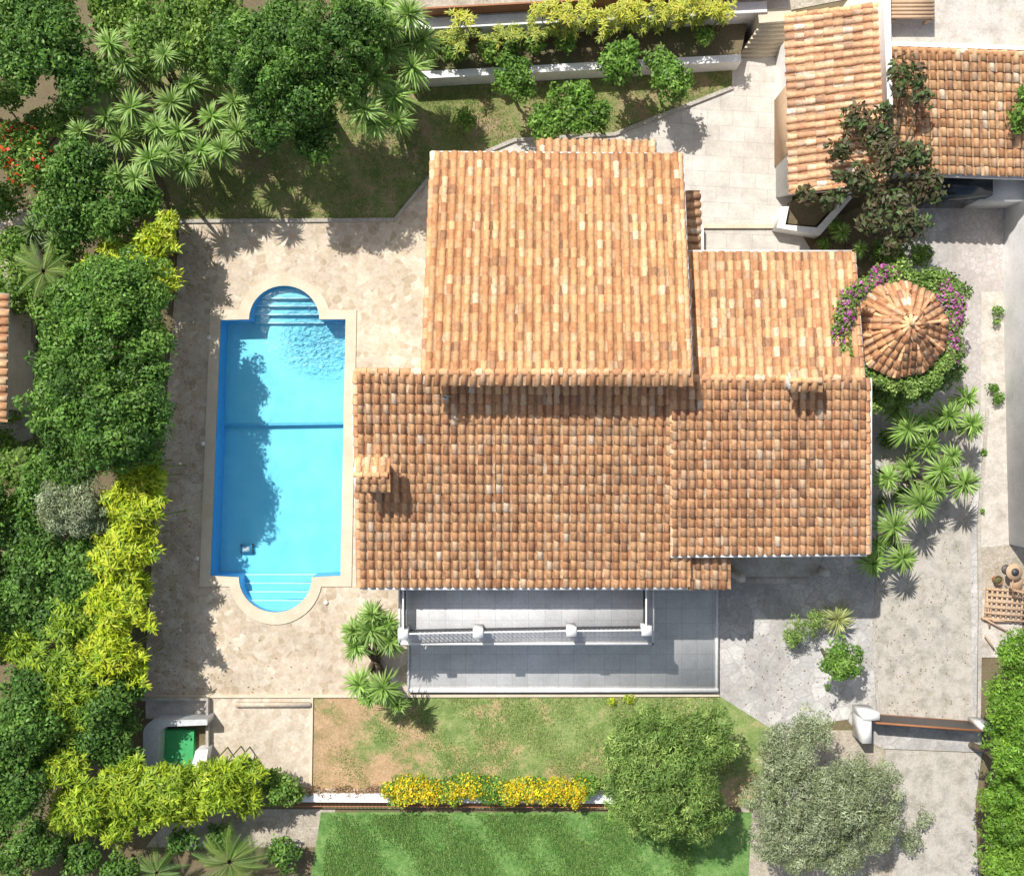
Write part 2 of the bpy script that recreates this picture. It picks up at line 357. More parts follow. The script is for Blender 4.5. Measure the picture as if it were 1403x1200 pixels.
mb.make('basin_floor',pool)
mb=MB(['water']); mb.prism(PL(pool_out),None,-.08); mb.make('water_surface',pool)
mb=MB(['poolline','tank','iron']); c=P(338,752,-1.1)
mb.box(c.x-.2,c.y-.16,-1.24,c.x+.2,c.y+.16,-1.1,0); mb.box(c.x-.14,c.y-.1,-1.1,c.x+.14,c.y+.1,-1.03,1)
for sx in(-1,1):
    for sy in(-.12,.12): mb.tube((c.x+sx*.2,c.y+sy,-1.22),(c.x+sx*.26,c.y+sy,-1.22),.07,.07,2,10,None,True)
mb.make('pool_cleaner_robot')
for (x,y) in [(279,608),(287,463),(447,825),(271,765)]:
    mb=MB(['white']); p=P(x,y); mb.tube((p.x,p.y,.05),(p.x,p.y,.13),.10,.08,0,12,None,True); mb.make('garden_spotlight')

# ================================================================ HOUSE
house=empty('villa_house')
mb=MB(['tile','render'])
def roof(px,zs,tint=(1,1,1)):
    Q=[P(*px[i],zs[i]) for i in range(4)]
    slab(mb,*Q,mi=1); tile_roof(mb,*Q,0,tint); return Q
QA=roof([(581,510),(944,510),(931,213),(594,210)],[8,8,5.6,5.6],(.92,.88,.80))
QA2=roof([(581,510),(944,510),(944,527),(579,527)],[8,8,7.88,7.88])
QB=roof([(487,509),(946,513),(942,803),(493,803)],[6.55,6.55,4.75,4.75],(1.0,.99,.98))
QB2=roof([(918,518),(1188,518),(1188,757),(919,759)],[6.72,6.72,5.25,5.25],(1.0,.97,.96))
QC=roof([(941,518),(1180,518),(1167,347),(936,347)],[6.72,6.72,5.6,5.6],(.95,.93,.90))
QF=roof([(938,764),(997,764),(997,805),(940,805)],[4.75,4.75,4.45,4.45],(.9,.88,.88))
QG=roof([(900,222),(737,222),(737,193),(900,195)],[3.6,3.6,3.3,3.3])
QH=roof([(930,345),(928,265),(957,265),(958,345)],[4.3,4.3,4.05,4.05])
ridge(mb,QA[0],QA[1]); ridge(mb,QB[0],QB[0]+(QB[1]-QB[0])*.26); ridge(mb,QC[0],QC[1])
ridge(mb,QB2[0]+Vector((.1,0,.0)),QB2[3]+Vector((.1,0,.0)),.12)
ridge(mb,QA[0],QA[3],.12); ridge(mb,QA[1],QA[2],.12); ridge(mb,QB[0],QB[3],.12)
ridge(mb,QC[2],QC[1],.12)
ridge(mb,QB2[1],QB2[2],.12)
mb.make('tiled_roof',house)
mb=MB(['white'])
def fascia(a,b,w=.1,h=.16,dz=-.1):
    a=Vector(a);b=Vector(b); d=(b-a).normalized(); n=d.cross(Vector((0,0,1))).normalized()*w/2
    v=[]
    for p in(a,b):
        for sgn,zz in((1,dz),(-1,dz),(-1,dz-h),(1,dz-h)): v.append(tuple(p+n*sgn+Vector((0,0,zz))))
    mb.add(v,[(0,1,5,4),(1,2,6,5),(2,3,7,6),(3,0,4,7),(3,2,1,0),(4,5,6,7)])
o1=Vector((0,-.08,0)); fascia(QB[3]+o1,QB[2]+o1,.09,.16,.02); fascia(QB2[3]+o1,QB2[2]+o1,.09,.16,.02)
ox=Vector((.12,0,0)); fascia(QB2[1]+ox,QB2[2]+ox,.07,.2,.03); fascia(QC[1]+ox,QC[2]+ox,.04,.2,.0)
on=Vector((0,.06,0)); fascia(QC[3]+on,QC[2]+on,.08,.16,.02); fascia(QA[3]+on,QA[2]+on,.05,.16,-.03)
fascia(QA[1]+ox,QA[2]+ox,.05,.2,-.03); fascia(QB[0]-ox,QB[3]-ox,.04,.2,-.04)
mb.make('white_fascia_trim',house)
mb=MB(['render','glass','white','wood'])
def block(x0,x1,prof,mi=0):
    n=len(prof); v=[(x0,y,z) for y,z in prof]+[(x1,y,z) for y,z in prof]
    mb.add(v,[tuple(range(n)),tuple(range(2*n-1,n-1,-1))]+[(i,(i+1)%n,n+(i+1)%n,n+i) for i in range(n)],None,mi)
def zi(Q,y,dz=.25):
    y0,z0=Q[0].y,Q[0].z; y1,z1=Q[3].y,Q[3].z
    return z0+(z1-z0)*(y-y0)/(y1-y0)-dz
ax0=QA[3].x+.35; ax1=QA[2].x-.35; yn=QA[3].y-.4; ys=QA2[3].y+.25
block(ax0,ax1,[(ys,0),(ys,7.6),(QA[0].y,7.72),(yn,zi(QA,yn)),(yn,0)])
bx0=QB[3].x+.4; bx1=QB[2].x-.5; yb=QB[3].y+.6; yt=QB[0].y-.1
block(bx0,bx1,[(yb,0),(yb,zi(QB,yb)),(yt,zi(QB,yt)),(yt,0)])
cx1=QC[1].x-.4; yb2=QB2[3].y+.9; yn2=QC[3].y-.4
block(bx1+.004,cx1,[(yb2,0),(yb2,zi(QB2,yb2)),(QB2[0].y,6.45),(yn2,zi(QC,yn2)),(yn2,0)])
def win(x,y,z,w,h,face,door=False):
    d=.03
    if face in'SN':
        s=-1 if face=='S' else 1
        mb.box(x-w/2-.08,min(y,y+s*d*2),z-.08,x+w/2+.08,max(y,y+s*d*2),z+h+.08,2)
        mb.box(x-w/2,min(y,y+s*.075),z,x-.03,max(y,y+s*.075),z+h,1); mb.box(x+.03,min(y,y+s*.075),z,x+w/2,max(y,y+s*.075),z+h,1)
    else:
        s=-1 if face=='W' else 1
        mb.box(min(x,x+s*d*2),y-w/2-.08,z-.08,max(x,x+s*d*2),y+w/2+.08,z+h+.08,2)
        mb.box(min(x,x+s*.075),y-w/2,z,max(x,x+s*.075),y-.03,z+h,1); mb.box(min(x,x+s*.075),y+.03,z,max(x,x+s*.075),y+w/2,z+h,1)
for x in(-4,-1,2.2): win(x,yb,3.25,1.8,1.35,'S'); win(x,yb,.3,1.8,2.1,'S')
for x in(7.4,11.0): win(x,yb2,3.2,1.1,1.2,'S')
win(9.4,yb2,.25,1.2,2.2,'S')
for y in(-4.0,-1.0): win(bx0,y,.9,1.4,1.2,'W')
for y in(4.5,7.5): win(ax0,y,3.4,1.2,1.2,'W'); win(ax0,y,.1,1.4,2.1,'W')
for y in(-2.5,.8,4.0): win(cx1,y,3.2,1.2,1.2,'E'); win(cx1,y,.9,1.2,1.2,'E')
for x in(-1.5,2.8): win(x,yn,3.4,1.2,1.2,'N')
for x in(7.5,10.3): win(x,yn2,3,1.2,1.2,'N')
mb.make('house_walls',house)
mb=MB(['concrete','iron','render'])
a=P(1000,762,.3);b=P(1125,790,.3)
mb.box(a.x,b.y,0,b.x,yb2,.3,0); mb.box(a.x+.3,b.y-.3,0,b.x-.5,b.y-.002,.16,0)
mb.box(a.x-.12,b.y+.1,0,a.x+.1,b.y+.35,2.6,2); mb.box(b.x-.1,b.y+.1,0,b.x+.12,b.y+.35,1.1,2)
mb.make('entrance_steps',house)
def chimney(px,py,w,d,z0,z1,parent,mt='white'):
    mb=MB([mt,'tile','iron']); c=P(px,py,z1)
    mb.box(c.x-w/2,c.y-d/2,z0,c.x+w/2,c.y+d/2,z1-.28,0)
    for sx in(-1,1):
        for sy in(-1,1): 
            x=c.x+sx*(w/2-.07);y=c.y+sy*(d/2-.07); mb.box(x-.07,y-.07,z1-.28,x+.07,y+.07,z1,0)
    mb.box(c.x-w/2+.15,c.y-d/2+.15,z1-.278,c.x+w/2-.15,c.y+d/2-.15,z1-.03,2)
    W=w/2+.12;D=d/2+.12; rz=z1+.16
    for s in(1,-1):
        A=Vector((c.x-W,c.y,rz));B=Vector((c.x+W,c.y,rz));C=Vector((c.x+W,c.y-s*D,z1));E=Vector((c.x-W,c.y-s*D,z1))
        slab(mb,A,B,C,E,.05,0); tile_roof(mb,A,B,C,E,1,(1.12,1.15,1.12))
    ridge(mb,(c.x-W,c.y,rz+.05),(c.x+W,c.y,rz+.05),.1,1,.3,1.15)
    mb.make('chimney',parent)
chimney(509,650,.85,.8,5,6.9,house)
chimney(1101,522,.75,.34,6,7.6,house,'render')
mb=MB(['iron','render']); p=P(611,545,6.5); mb.tube(p,p+Vector((0,0,1.2)),.025,.02,0,6); 
for k in range(5): mb.tube(p+Vector((-.3,0,1.15-.04*k)),p+Vector((.3,0.0,1.15-.04*k)),.01,.01,0,4)
mb.box(p.x-.1,p.y-.08,6.3,p.x+.08,p.y+.08,6.55,1); mb.make('tv_aerial',house)

# ---- balcony
zb=3.15; zt=zb+1.0
bal=MB(['greytile','white','iron'])
a=P(549,805,zb);b=P(893,880,zb); y1=yb-.003
bal.box(a.x,b.y,zb-.25,b.x,y1,zb,0)
bal.box(a.x-.06,b.y-.08,zb-.3,b.x+.06,b.y-.002,zb+.06,1)
bal.box(a.x-.08,b.y-.08,zb-.3,a.x-.002,y1,zb+.06,1); bal.box(b.x+.002,b.y-.08,zb-.3,b.x+.08,y1,zb+.06,1)
posts=[P(552,869,zt),P(655,867,zt),P(783,865,zt),P(886,864,zt)]
for p in posts:
    bal.box(p.x-.15,p.y-.15,0,p.x+.15,p.y+.15,zb-.31,1)
    bal.box(p.x-.15,p.y-.15,zb+.004,p.x+.15,p.y+.15,zt-.06,1); bal.box(p.x-.18,p.y-.18,zt-.06,p.x+.18,p.y+.18,zt,1)
def rail(p,q,hz=zb):
    p=Vector(p);q=Vector(q); d=(q-p); L=d.length; d.normalize(); tz=hz+1.0
    bal.tube((p.x,p.y,tz-.12),(q.x,q.y,tz-.12),.035,.035,1,6); bal.tube((p.x,p.y,hz+.1),(q.x,q.y,hz+.1),.02,.02,2,5)
    n=int(L/.16)
    for i in range(n+1):
        c=p+d*(L*i/n); e=p+d*(L*min(i+1.6,n)/n); f=p+d*(L*max(i-1.6,0)/n)
        bal.tube((c.x,c.y,hz+.1),(e.x,e.y,tz-.14),.016,.016,2,4); bal.tube((c.x,c.y,hz+.1),(f.x,f.y,tz-.14),.016,.016,2,4)
for i in range(3): rail(posts[i]+Vector((.17,0,0)),posts[i+1]-Vector((.17,0,0)))
rail(posts[0]+Vector((0,.17,0)),(posts[0].x,y1,0)); rail(posts[3]+Vector((0,.17,0)),(posts[3].x,y1,0))
bal.make('balcony',house)
mb=MB(['greytile','white']); a=P(562,803,.3);b=P(984,948,.3)
mb.box(a.x,b.y+.15,0,b.x-.1,yb-.01,.3,0); mb.box(a.x-.02,b.y,0,b.x,b.y+.148,.36,1); mb.box(b.x-.098,b.y+.15,0,b.x,yb-.6,.33,1)
mb.box(a.x-.1,b.y,0,a.x-.022,P(0,876,.3).y,.36,1)
mb.make('lower_terrace',house)

# ================================================================ GARAGE + ANNEX
gar=empty('garage_building'); mb=MB(['tile','render','white'])
D_=[P(1209,8,4.0),P(1213,246,4.0),P(1081,263,3.2),P(1075,24,3.2)]
slab(mb,*D_,mi=1); 
tile_roof(mb,*D_,0,(1.05,1.12,1.25))
ridge(mb,D_[0],D_[1],.12,0,.36,1.1); ridge(mb,D_[3]+Vector((0,.02,0.05)),D_[0]+Vector((0,.02,.05)),.11,0,.36,1.2); ridge(mb,D_[2],D_[1],.11,0,.36,1.1)
mb.make('tiled_roof',gar)
mb=MB(['white','wood'])
x0=D_[2].x+.3;x1=D_[1].x-.05; y0=D_[2].y+.5;y1_=D_[0].y-.3
mb.prism([(x0,y0),(x1,y0+.3),(x1,y1_),(x0,y1_)],0,3.05)
mb.add([(x0,y0,3.05),(x1,y0+.3,3.05),(x1,y0+.3,3.82)],[(0,1,2)])
mb.box(x0-.06,y0+1.2,0.05,x0-.003,y0+3.8,2.3,1)
mb.make('garage_walls',gar)
annex=empty('annex_building'); mb=MB(['tile','render','white'])
E_=[P(1214,66,4.1),P(1500,78,4.1),P(1500,245,3.2),P(1222,236,3.2)]
slab(mb,*E_,mi=1); tile_roof(mb,*E_,0,(1.04,1.06,1.06)); ridge(mb,E_[0],E_[1],.12); mb.make('tiled_roof',annex)
mb=MB(['white','concrete','glass','wood'])
mb.prism([P(1224,215,3.2),P(1500,222,3.2),P(1500,85,4),P(1224,75,4)],0,3.0)
mb.prism([P(1300,228,3.2),P(1500,232,3.2),P(1500,221,3.2),P(1300,217,3.2)],2.6,3.04)
a=P(1300,222,3.2);mb.box(a.x,a.y-1,.05,a.x+2.0,a.y-.2,2.3,2)
mb.prism([P(1213,240,3.1),P(1500,249,3.1),P(1500,245,3.1),P(1213,236,3.1)],2.98,3.12)
a=P(1342,256,1.6); mb.box(a.x,a.y-.5,0,a.x+4,a.y+.6,1.6,0)
mb.make('annex_walls',annex)
mb=MB(['concrete']); mb.prism([P(1219,-60,3.7),P(1500,-60,3.7),P(1500,76,3.7),P(1219,64,3.7)],3.0,3.7); mb.make('roof_terrace',annex)
mb=MB(['white']); mb.prism([P(1208,-60,4.6),P(1219,-60,4.6),P(1219,150,4.3),P(1212,150,4.3)],0,4.6); mb.make('party_wall',annex)
mb=MB(['white']); mb.prism([P(1219,57,4.2),P(1500,66,4.2),P(1500,72,4.2),P(1219,63,4.2)],3.7,4.2); mb.make('parapet',annex)
mb=MB(['wood']); 
for k in range(7):
    a=P(1222,-8+k*5.2,4.4); mb.box(a.x,a.y-.05,4.3,a.x+1.5,a.y+.05,4.4)
for xx in(.1,1.4):
    a=P(1222,-8,4.4);e=P(1222,24,4.4); mb.box(a.x+xx-.05,e.y-.1,4.2,a.x+xx+.05,a.y+.1,4.299); mb.box(a.x+xx-.05,e.y,3.7,a.x+xx+.05,e.y+.1,4.199)
mb.make('wooden_pergola')
mb=MB(['white','earth']); 
mb.prism([P(1064,312,.8),P(1072,283,.8),P(1081,283,.8),P(1076,308,.8),P(1120,312,.8),P(1165,262,.8),P(1172,266,.8),P(1124,322,.8)],0,.8)
mb.prism([P(1078,306,.6),P(1084,275,.6),P(1160,262,.6),P(1118,309,.6)],0,.55,1); mb.make('planter_wall')
strip('patio_step',[P(958,311),P(1075,311)],.16,.16,'coping')
mb=MB(['white']); mb.prism([P(961,352),P(961,312),P(958,312),P(958,352)],0,.5); mb.make('low_wall')
mb=MB(['earth','stone']); mb.prism([P(1110,345),P(1140,300),P(1215,270),P(1235,350),P(1180,380),P(1115,350)],0,.25,0); mb.make('flower_bed')

# ================================================================ BOUNDARY WALLS
def wallseg(name,a,b,t,h,mat,z0=0):
    return strip(name,[P(*a),P(*b)],t,h,mat,z0=z0)
wallseg('garden_wall',(560,116),(1008,92),.28,1.0,'white')
mb=MB(['earth']); mb.prism([P(555,110,.0),P(1008,87,.0),P(1018,40,0),P(570,62,0)],0,.85); mb.make('raised_flower_bed')
strip('garden_wall',[P(560,60),P(1035,36)],.4,1.9,'white')
sheet('upper_lane',[(520,45),(1035,24),(1210,-10),(1210,-200),(500,-200)],.03,'dry')
mb=MB(['concrete']); mb.prism([P(580,35,1.9),P(1080,10,1.9),P(1080,-8,1.9),P(580,18,1.9)],0,1.85); mb.make('raised_walkway')
strip('wooden_fence',[P(580,22,1.9),P(1080,-5,1.9)],.06,2.6,'rust')
st=empty('garden_steps')
for i in range(8):
    mb=MB(['coping','white']); z=.2*(i+1); y=78-i*6
    mb.prism([P(1012+i*4,y,z),P(1086,y-3,z),P(1086,y-12,z),P(1016+i*4,y-9,z)],0,z); mb.make('step',st)
mb=MB(['coping']); mb.prism([P(1040,32,1.8),P(1086,28,1.8),P(1080,-15,1.8),P(1035,-15,1.8)],0,1.8); mb.make('landing',st)
strip('boundary_wall',[P(1381,240),P(1377,400),P(1385,745)],.2,3.0,'white')
wallseg('front_boundary_wall',(396,1086),(850,1088),.34,.55,'white')
mb=MB(['rust']); a=P(396,1098);b=P(850,1100)
for z in(.2,.5): mb.tube((a.x,a.y,z),(b.x,b.y,z),.025,.025,0,5)
n=90
for i in range(n+1):
    q=a.lerp(b,i/n); mb.tube((q.x,q.y,0),(q.x,q.y,.52),.012,.012,0,4)
mb.make('steel_fence')
gate=empty('driveway_gate')
mb=MB(['white']); 
a=P(1188,975,1.3);mb.box(a.x-.17,a.y-1.2,0,a.x+.17,a.y-.3,1.3); mb.box(a.x-.17,a.y-.298,0,a.x+.45,a.y-.02,1.4)
b=P(1352,998,1.4); mb.box(b.x-.15,b.y-.1,0,b.x+.3,b.y+.1,1.4)
mb.make('gate_pillars',gate)
mb=MB(['rust','iron','white']); a=P(1200,990,1.4);b=P(1345,1001,1.4)
d=(b-a).normalized(); nn=Vector((-d.y,d.x,0))
q=[a-nn*.03,b-nn*.03,b+nn*.03,a+nn*.03]; mb.prism(q,.12,1.35,1)
mb.tube(a,b,.045,.045,0,6,None,True); mb.tube(a+Vector((0,0,-1.28)),b+Vector((0,0,-1.28)),.05,.05,0,6,None,True)
for i in range(9):
    p=a.lerp(b,i/8); mb.tube((p.x,p.y,.1),(p.x,p.y,1.4),.03,.03,0,5)
mb.make('gate_leaf',gate)

# ================================================================ EQUIPMENT SHELTER
ps=empty('pool_equipment_shelter'); mb=MB(['tank','greenmat','concrete','white'])
z=1.0
outer=[(196,1058)]+[(196+18*(1-math.cos(t)),1005-18*math.sin(t)) for t in np.linspace(0,math.pi/2,8)]+[(284,985),(284,993),(232,995)]+[(232-14*math.sin(t),1009-14*math.cos(t)) for t in np.linspace(0.1,math.pi/2,7)]+[(216,1058)]
mb.prism([P(x,y,z) for x,y in outer],0,z,0)
mb.prism([P(214,1000,.3),P(266,1000,.3),P(264,1050,.3),P(212,1052,.3)],0,.3,1)
mb.prism([P(200,956),P(286,956),P(286,984),P(200,984)],0,.05,2)
mb.prism([P(262,1050,.7),P(268,1028,.7),P(285,1026,.7),P(282,1048,.7),P(270,1060,.7)],0,.7,3)
mb.make('shelter_body',ps)
strip('equipment_well_wall',PL([(198,955),(287,955),(287,1030)]),.12,.35,'stone')

# ================================================================ GAZEBO
ze=4.7
gz=empty('gazebo'); mb=MB(['tile','wood','white']); cen=P(1232,452,ze); R=P(1297,452,ze).x-cen.x; ap=Vector((cen.x+.08,cen.y+.1,ze+.9)); NS=10
ring=[Vector((cen.x+R*math.cos(2*math.pi*(i+.3)/NS),cen.y+R*math.sin(2*math.pi*(i+.3)/NS),ze)) for i in range(NS)]
for i in range(NS):
    a=ring[i];b=ring[(i+1)%NS]
    A=ap+(a-b)/2;B=ap+(b-a)/2
    mb.add([tuple(ap-Vector((0,0,.03))),tuple(a-Vector((0,0,.03))),tuple(b-Vector((0,0,.03)))],[(0,1,2)],None,1)
    tile_roof(mb,B,A,a,b,0,(1.0,.94,.92),mask=lambda u,v:np.abs(u-.5)<v*.5,nu=4)
for a in ring: ridge(mb,ap+(a-ap)*.02+Vector((0,0,.06)),a+Vector((0,0,.08)),.065,0,.32,1.25)
mb.tube(ap,ap+Vector((0,0,.2)),.1,.06,0,8,(.6,.4,.25),True)
mb.make('conical_tile_roof',gz)
mb=MB(['white','wood','concrete'])
for i in range(0,NS,2):
    a=cen+(ring[i]-cen)*.86; mb.tube((a.x,a.y,0),(a.x,a.y,ze-.05),.11,.09,0,8)
for i in range(NS):
    a=cen+(ring[i]-cen)*.93;b=cen+(ring[(i+1)%NS]-cen)*.93; mb.tube((a.x,a.y,ze-.1),(b.x,b.y,ze-.1),.06,.06,1,6)
mb.prism([(cen.x+R*1.02*math.cos(t),cen.y+R*1.02*math.sin(t)) for t in np.linspace(0,2*math.pi,25)[:-1]],0,.15,2)
mb.make('gazebo_frame',gz)

# ================================================================ VEGETATION
def quads_from(c,t,b,L,W):
    n=len(c); V=np.empty((n,4,3)); L=L[:,None];W=W[:,None]
    V[:,0]=c-t*L/2;V[:,1]=c+b*W/2;V[:,2]=c+t*L/2;V[:,3]=c-b*W/2
    V[:,2,2]-=L[:,0]*.12; V[:,0,2]-=L[:,0]*.06
    return V.reshape(-1,3)
def unit(a): return a/np.linalg.norm(a,axis=1,keepdims=True)
def leafcloud(mb,lumps,dens,L,W,pal,mi=0,wts=None,thr=-.45,out=.9,spread=(.55,1.08),radial=0.0):
    pal=np.array(pal)
    for (x,y,z,r) in lumps:
        n=int(dens*r*r); 
        if n<4: continue
        d=unit(rng.normal(size=(n*2,3))); d=d[d[:,2]>thr][:n]; n=len(d)
        bumpy=1+.16*np.sin(d[:,0]*5+x*3)*np.cos(d[:,1]*6+y*2)
        rad=rng.uniform(spread[0],spread[1],n)**.6*bumpy
        o=rng.random(n)<.14; rad[o]*=rng.uniform(1.05,1.4,o.sum())
        p=np.array([x,y,z])+d*(r*rad)[:,None]
        nr=unit(d*out+rng.normal(size=(n,3))*.6+np.array([0,0,.3]))
        rv=rng.normal(size=(n,3))
        if radial: rv=np.cross(d*radial+rv*.35,nr)
        t=unit(np.cross(nr,rv)); b=np.cross(nr,t)
        base=pal[rng.choice(len(pal),p=wts)]*rng.uniform(.66,1.3)
        alt=pal[rng.choice(len(pal),n,p=wts)]
        col=(base*.62+alt*.38)*rng.normal(1,.22,(n,1)).clip(.45,1.7)
        l=L*rng.uniform(.7,1.3,n); w=W*rng.uniform(.7,1.25,n)
        mb.add(quads_from(p,t,b,l,w),(np.arange(n*4).reshape(n,4)),np.repeat(col,4,0).clip(0,.95),mi)
def clump(px,py,r,z,lr=.42,flat=.75,dz=None):
    c=P(px,py,z); R=r/S*(H-z)/H; out=[]; lr=min(lr,R*.6)
    k=max(5,int(3.6*(R/lr)**2)); f1,f2,f3=rng.uniform(0,6.28,3)
    for i in range(k):
        d=rng.normal(size=3); d/=np.linalg.norm(d); d[2]=abs(d[2])*1.0-.12
        az=math.atan2(d[1],d[0]); irr=1+.16*math.sin(2*az+f1)+.13*math.sin(5*az+f2)+.07*math.sin(9*az+f3)
        rad=rng.uniform(.25,1)**.45*irr
        rl=lr*rng.uniform(.45,1.35)*(.7 if rad>.95 else 1)
        q=np.array([c.x,c.y,c.z])+d*np.array([1,1,flat])*max(R-rl*.7,.05)*rad
        out.append((q[0],q[1],q[2],rl))
    return out
PAL=dict(
 dark=[(.10,.22,.035),(.15,.30,.05),(.065,.15,.03),(.21,.37,.07)],
 mid=[(.16,.31,.045),(.23,.38,.065),(.12,.24,.04),(.30,.44,.09)],
 lime=[(.46,.58,.025),(.56,.66,.04),(.26,.42,.035),(.66,.70,.06)],
 olive=[(.30,.37,.19),(.38,.44,.26),(.22,.28,.12),(.46,.52,.33)],
 feather=[(.22,.36,.08),(.30,.44,.10),(.14,.26,.055),(.39,.52,.15)],
 citrus=[(.14,.29,.04),(.21,.39,.06),(.30,.48,.10),(.10,.21,.03)],
 purple=[(.08,.09,.04),(.13,.10,.055),(.17,.12,.075),(.10,.18,.05),(.13,.22,.07)],
 gold=[(.85,.64,.02),(.88,.72,.05),(.76,.54,.02)],
 yucca=[(.22,.38,.07),(.30,.47,.11),(.38,.54,.16)],
)
def trunk(mb,base,top,r,mi=1,targets=()):
    base=Vector(base);top=Vector(top); mid=base.lerp(top,.5)+Vector((random.uniform(-.15,.15),random.uniform(-.15,.15),0))
    mb.tube(base,mid,r,r*.8,mi,8); mb.tube(mid,top,r*.8,r*.6,mi,8)
    for t in targets: mb.tube(top,Vector(t),r*.45,r*.12,mi,5)
def tree(name,clumps,kind,L=.17,W=.09,dens=900,lr=.42,flat=.75,tr=.14,base=None,thr=-.45,limbs=8,**kw):
    mb=MB(['leaf','bark']); lumps=[]
    for c in clumps: lumps+=clump(c[0],c[1],c[2],c[3],lr,flat)
    pal=PAL[kind] if isinstance(kind,str) else kind
    leafcloud(mb,lumps,dens,L,W,pal,0,None,thr,**kw)
    if limbs:
        A=np.array(lumps); cx,cy,cz=A[:,:3].mean(0)
        if base is None: base=(cx,cy,0)
        tg=[lumps[i][:3] for i in rng.choice(len(lumps),min(limbs,len(lumps)),replace=False)]
        trunk(mb,base,(cx,cy,max(.4,cz*.55)),tr,1,tg)
    else:
        for c in clumps:
            q=P(c[0],c[1],c[3]); mb.tube((q.x,q.y,0),q,.02,.012,1,5)
    return mb.make(name)
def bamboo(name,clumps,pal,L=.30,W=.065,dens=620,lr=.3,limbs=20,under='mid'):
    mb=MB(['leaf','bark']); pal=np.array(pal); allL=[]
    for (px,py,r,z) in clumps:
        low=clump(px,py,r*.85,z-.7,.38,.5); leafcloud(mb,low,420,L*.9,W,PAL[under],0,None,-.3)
        top=clump(px,py,r,z,lr,.6); allL+=top
        leafcloud(mb,top,dens,L,W,pal,0,None,-.3,.7,(.35,1.25),1.0)
        for l in top[::2]:
            a=rng.uniform(0,6.28); e=Vector(l[:3])+Vector((math.cos(a)*.45,math.sin(a)*.45,.1))
            for k in range(7):
                t=k/6; q=Vector(l[:3]).lerp(e,t)+Vector((0,0,.15*math.sin(t*3)))
                n=5; aa=rng.uniform(0,6.28,n); tt=np.stack([np.cos(aa),np.sin(aa),rng.uniform(-.5,.1,n)],1); tt=unit(tt); bb=unit(np.cross(tt,np.array([[0,0,1.]]*n)))
                cc=np.array(q)+tt*L*.4
                col=pal[rng.integers(len(pal),size=n)]*rng.uniform(.85,1.2,(n,1)); mb.add(quads_from(cc,tt,bb,np.full(n,L),np.full(n,W)),np.arange(4*n).reshape(n,4),np.repeat(col,4,0).clip(0,.95))
    for i in rng.choice(len(allL),min(limbs,len(allL)),replace=False):
        x,y,z,_=allL[i]; mb.tube((x,y,0),(x,y,z),.03,.02,0,5,(.25,.30,.08))
    return mb.make(name)
# --- NW
tree('broadleaf_tree',[(75,50,58,4.5),(28,80,46,4),(112,110,45,4),(55,10,45,4),(10,20,40,3.6)],'dark')
tree('broadleaf_tree',[(420,80,95,5.5),(395,150,65,4.6),(470,50,60,5.4),(350,70,65,5.2),(430,185,40,4)],'dark',L=.16,W=.08,dens=1000,tr=.22)
tree('shrub_tree',[(110,230,46,3.4),(85,285,42,3),(150,285,48,3),(110,310,35,2.6),(195,275,30,2.6)],'dark')
tree('shrub_tree',[(290,45,60,4),(220,55,50,4),(170,20,50,3.5),(250,20,40,4)],'mid')
tree('broadleaf_tree',[(-60,60,70,4.5),(-90,200,60,4)],'dark',dens=500)
tree('shrub',[(90,165,35,2),(55,170,24,1.6),(5,275,34,1.4),(70,250,22,1.5),(15,135,26,1.6)],'mid',dens=700)
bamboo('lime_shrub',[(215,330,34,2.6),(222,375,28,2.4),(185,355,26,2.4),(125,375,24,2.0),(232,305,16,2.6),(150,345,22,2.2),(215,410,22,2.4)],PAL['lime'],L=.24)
tree('shrub',[(20,395,42,1.6),(60,410,30,1.5),(20,340,30,1.4),(95,345,30,1.6)],'mid',dens=700)
# --- W
tree('ficus_tree',[(170,410,70,4.2),(120,470,70,4.6),(200,470,48,3.8),(110,415,50,4),(140,385,40,4)],[(.13,.27,.04),(.18,.35,.055),(.09,.2,.035),(.25,.43,.08)],L=.16,W=.085,dens=1000,tr=.2)
tree('ficus_tree',[(145,560,90,4.6),(90,560,58,4.2),(190,580,55,4.0),(110,625,50,3.9),(85,500,45,4.2),(180,530,60,4)],'dark',L=.16,W=.085,dens=1000,tr=.2)
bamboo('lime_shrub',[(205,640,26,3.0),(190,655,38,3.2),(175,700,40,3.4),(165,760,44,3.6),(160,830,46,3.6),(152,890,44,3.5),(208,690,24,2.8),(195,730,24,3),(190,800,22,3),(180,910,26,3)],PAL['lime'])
tree('olive_tree',[(98,690,50,4),(130,720,26,3.6)],'olive',L=.12,W=.035,dens=2200,lr=.35)
tree('shrub_tree',[(55,770,50,3.4),(110,790,45,3.4),(30,830,45,3),(70,840,40,3.2),(25,730,40,2.8),(45,680,35,2.6),(120,750,35,3),(60,650,28,2.4),(0,790,30,2.4),(5,880,30,2.4),(-10,690,34,2.6)],'dark')
tree('shrub',[(20,650,30,1.4),(5,610,26,1.0),(45,625,22,1.2),(10,560,20,.8)],'mid',dens=700,limbs=0)
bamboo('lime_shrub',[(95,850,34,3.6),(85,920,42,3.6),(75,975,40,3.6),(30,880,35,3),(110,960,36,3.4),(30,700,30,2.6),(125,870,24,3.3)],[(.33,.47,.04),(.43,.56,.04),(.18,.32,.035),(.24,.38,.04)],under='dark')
tree('broadleaf_tree',[(30,1000,58,4.2),(20,1080,55,4),(45,940,40,3.6),(-20,1040,50,4)],'dark')
tree('shrub_tree',[(140,960,42,3.2),(130,1010,42,3),(175,930,30,2.6),(170,990,25,2.2),(160,1030,35,2.4),(70,1030,40,3)],'dark')
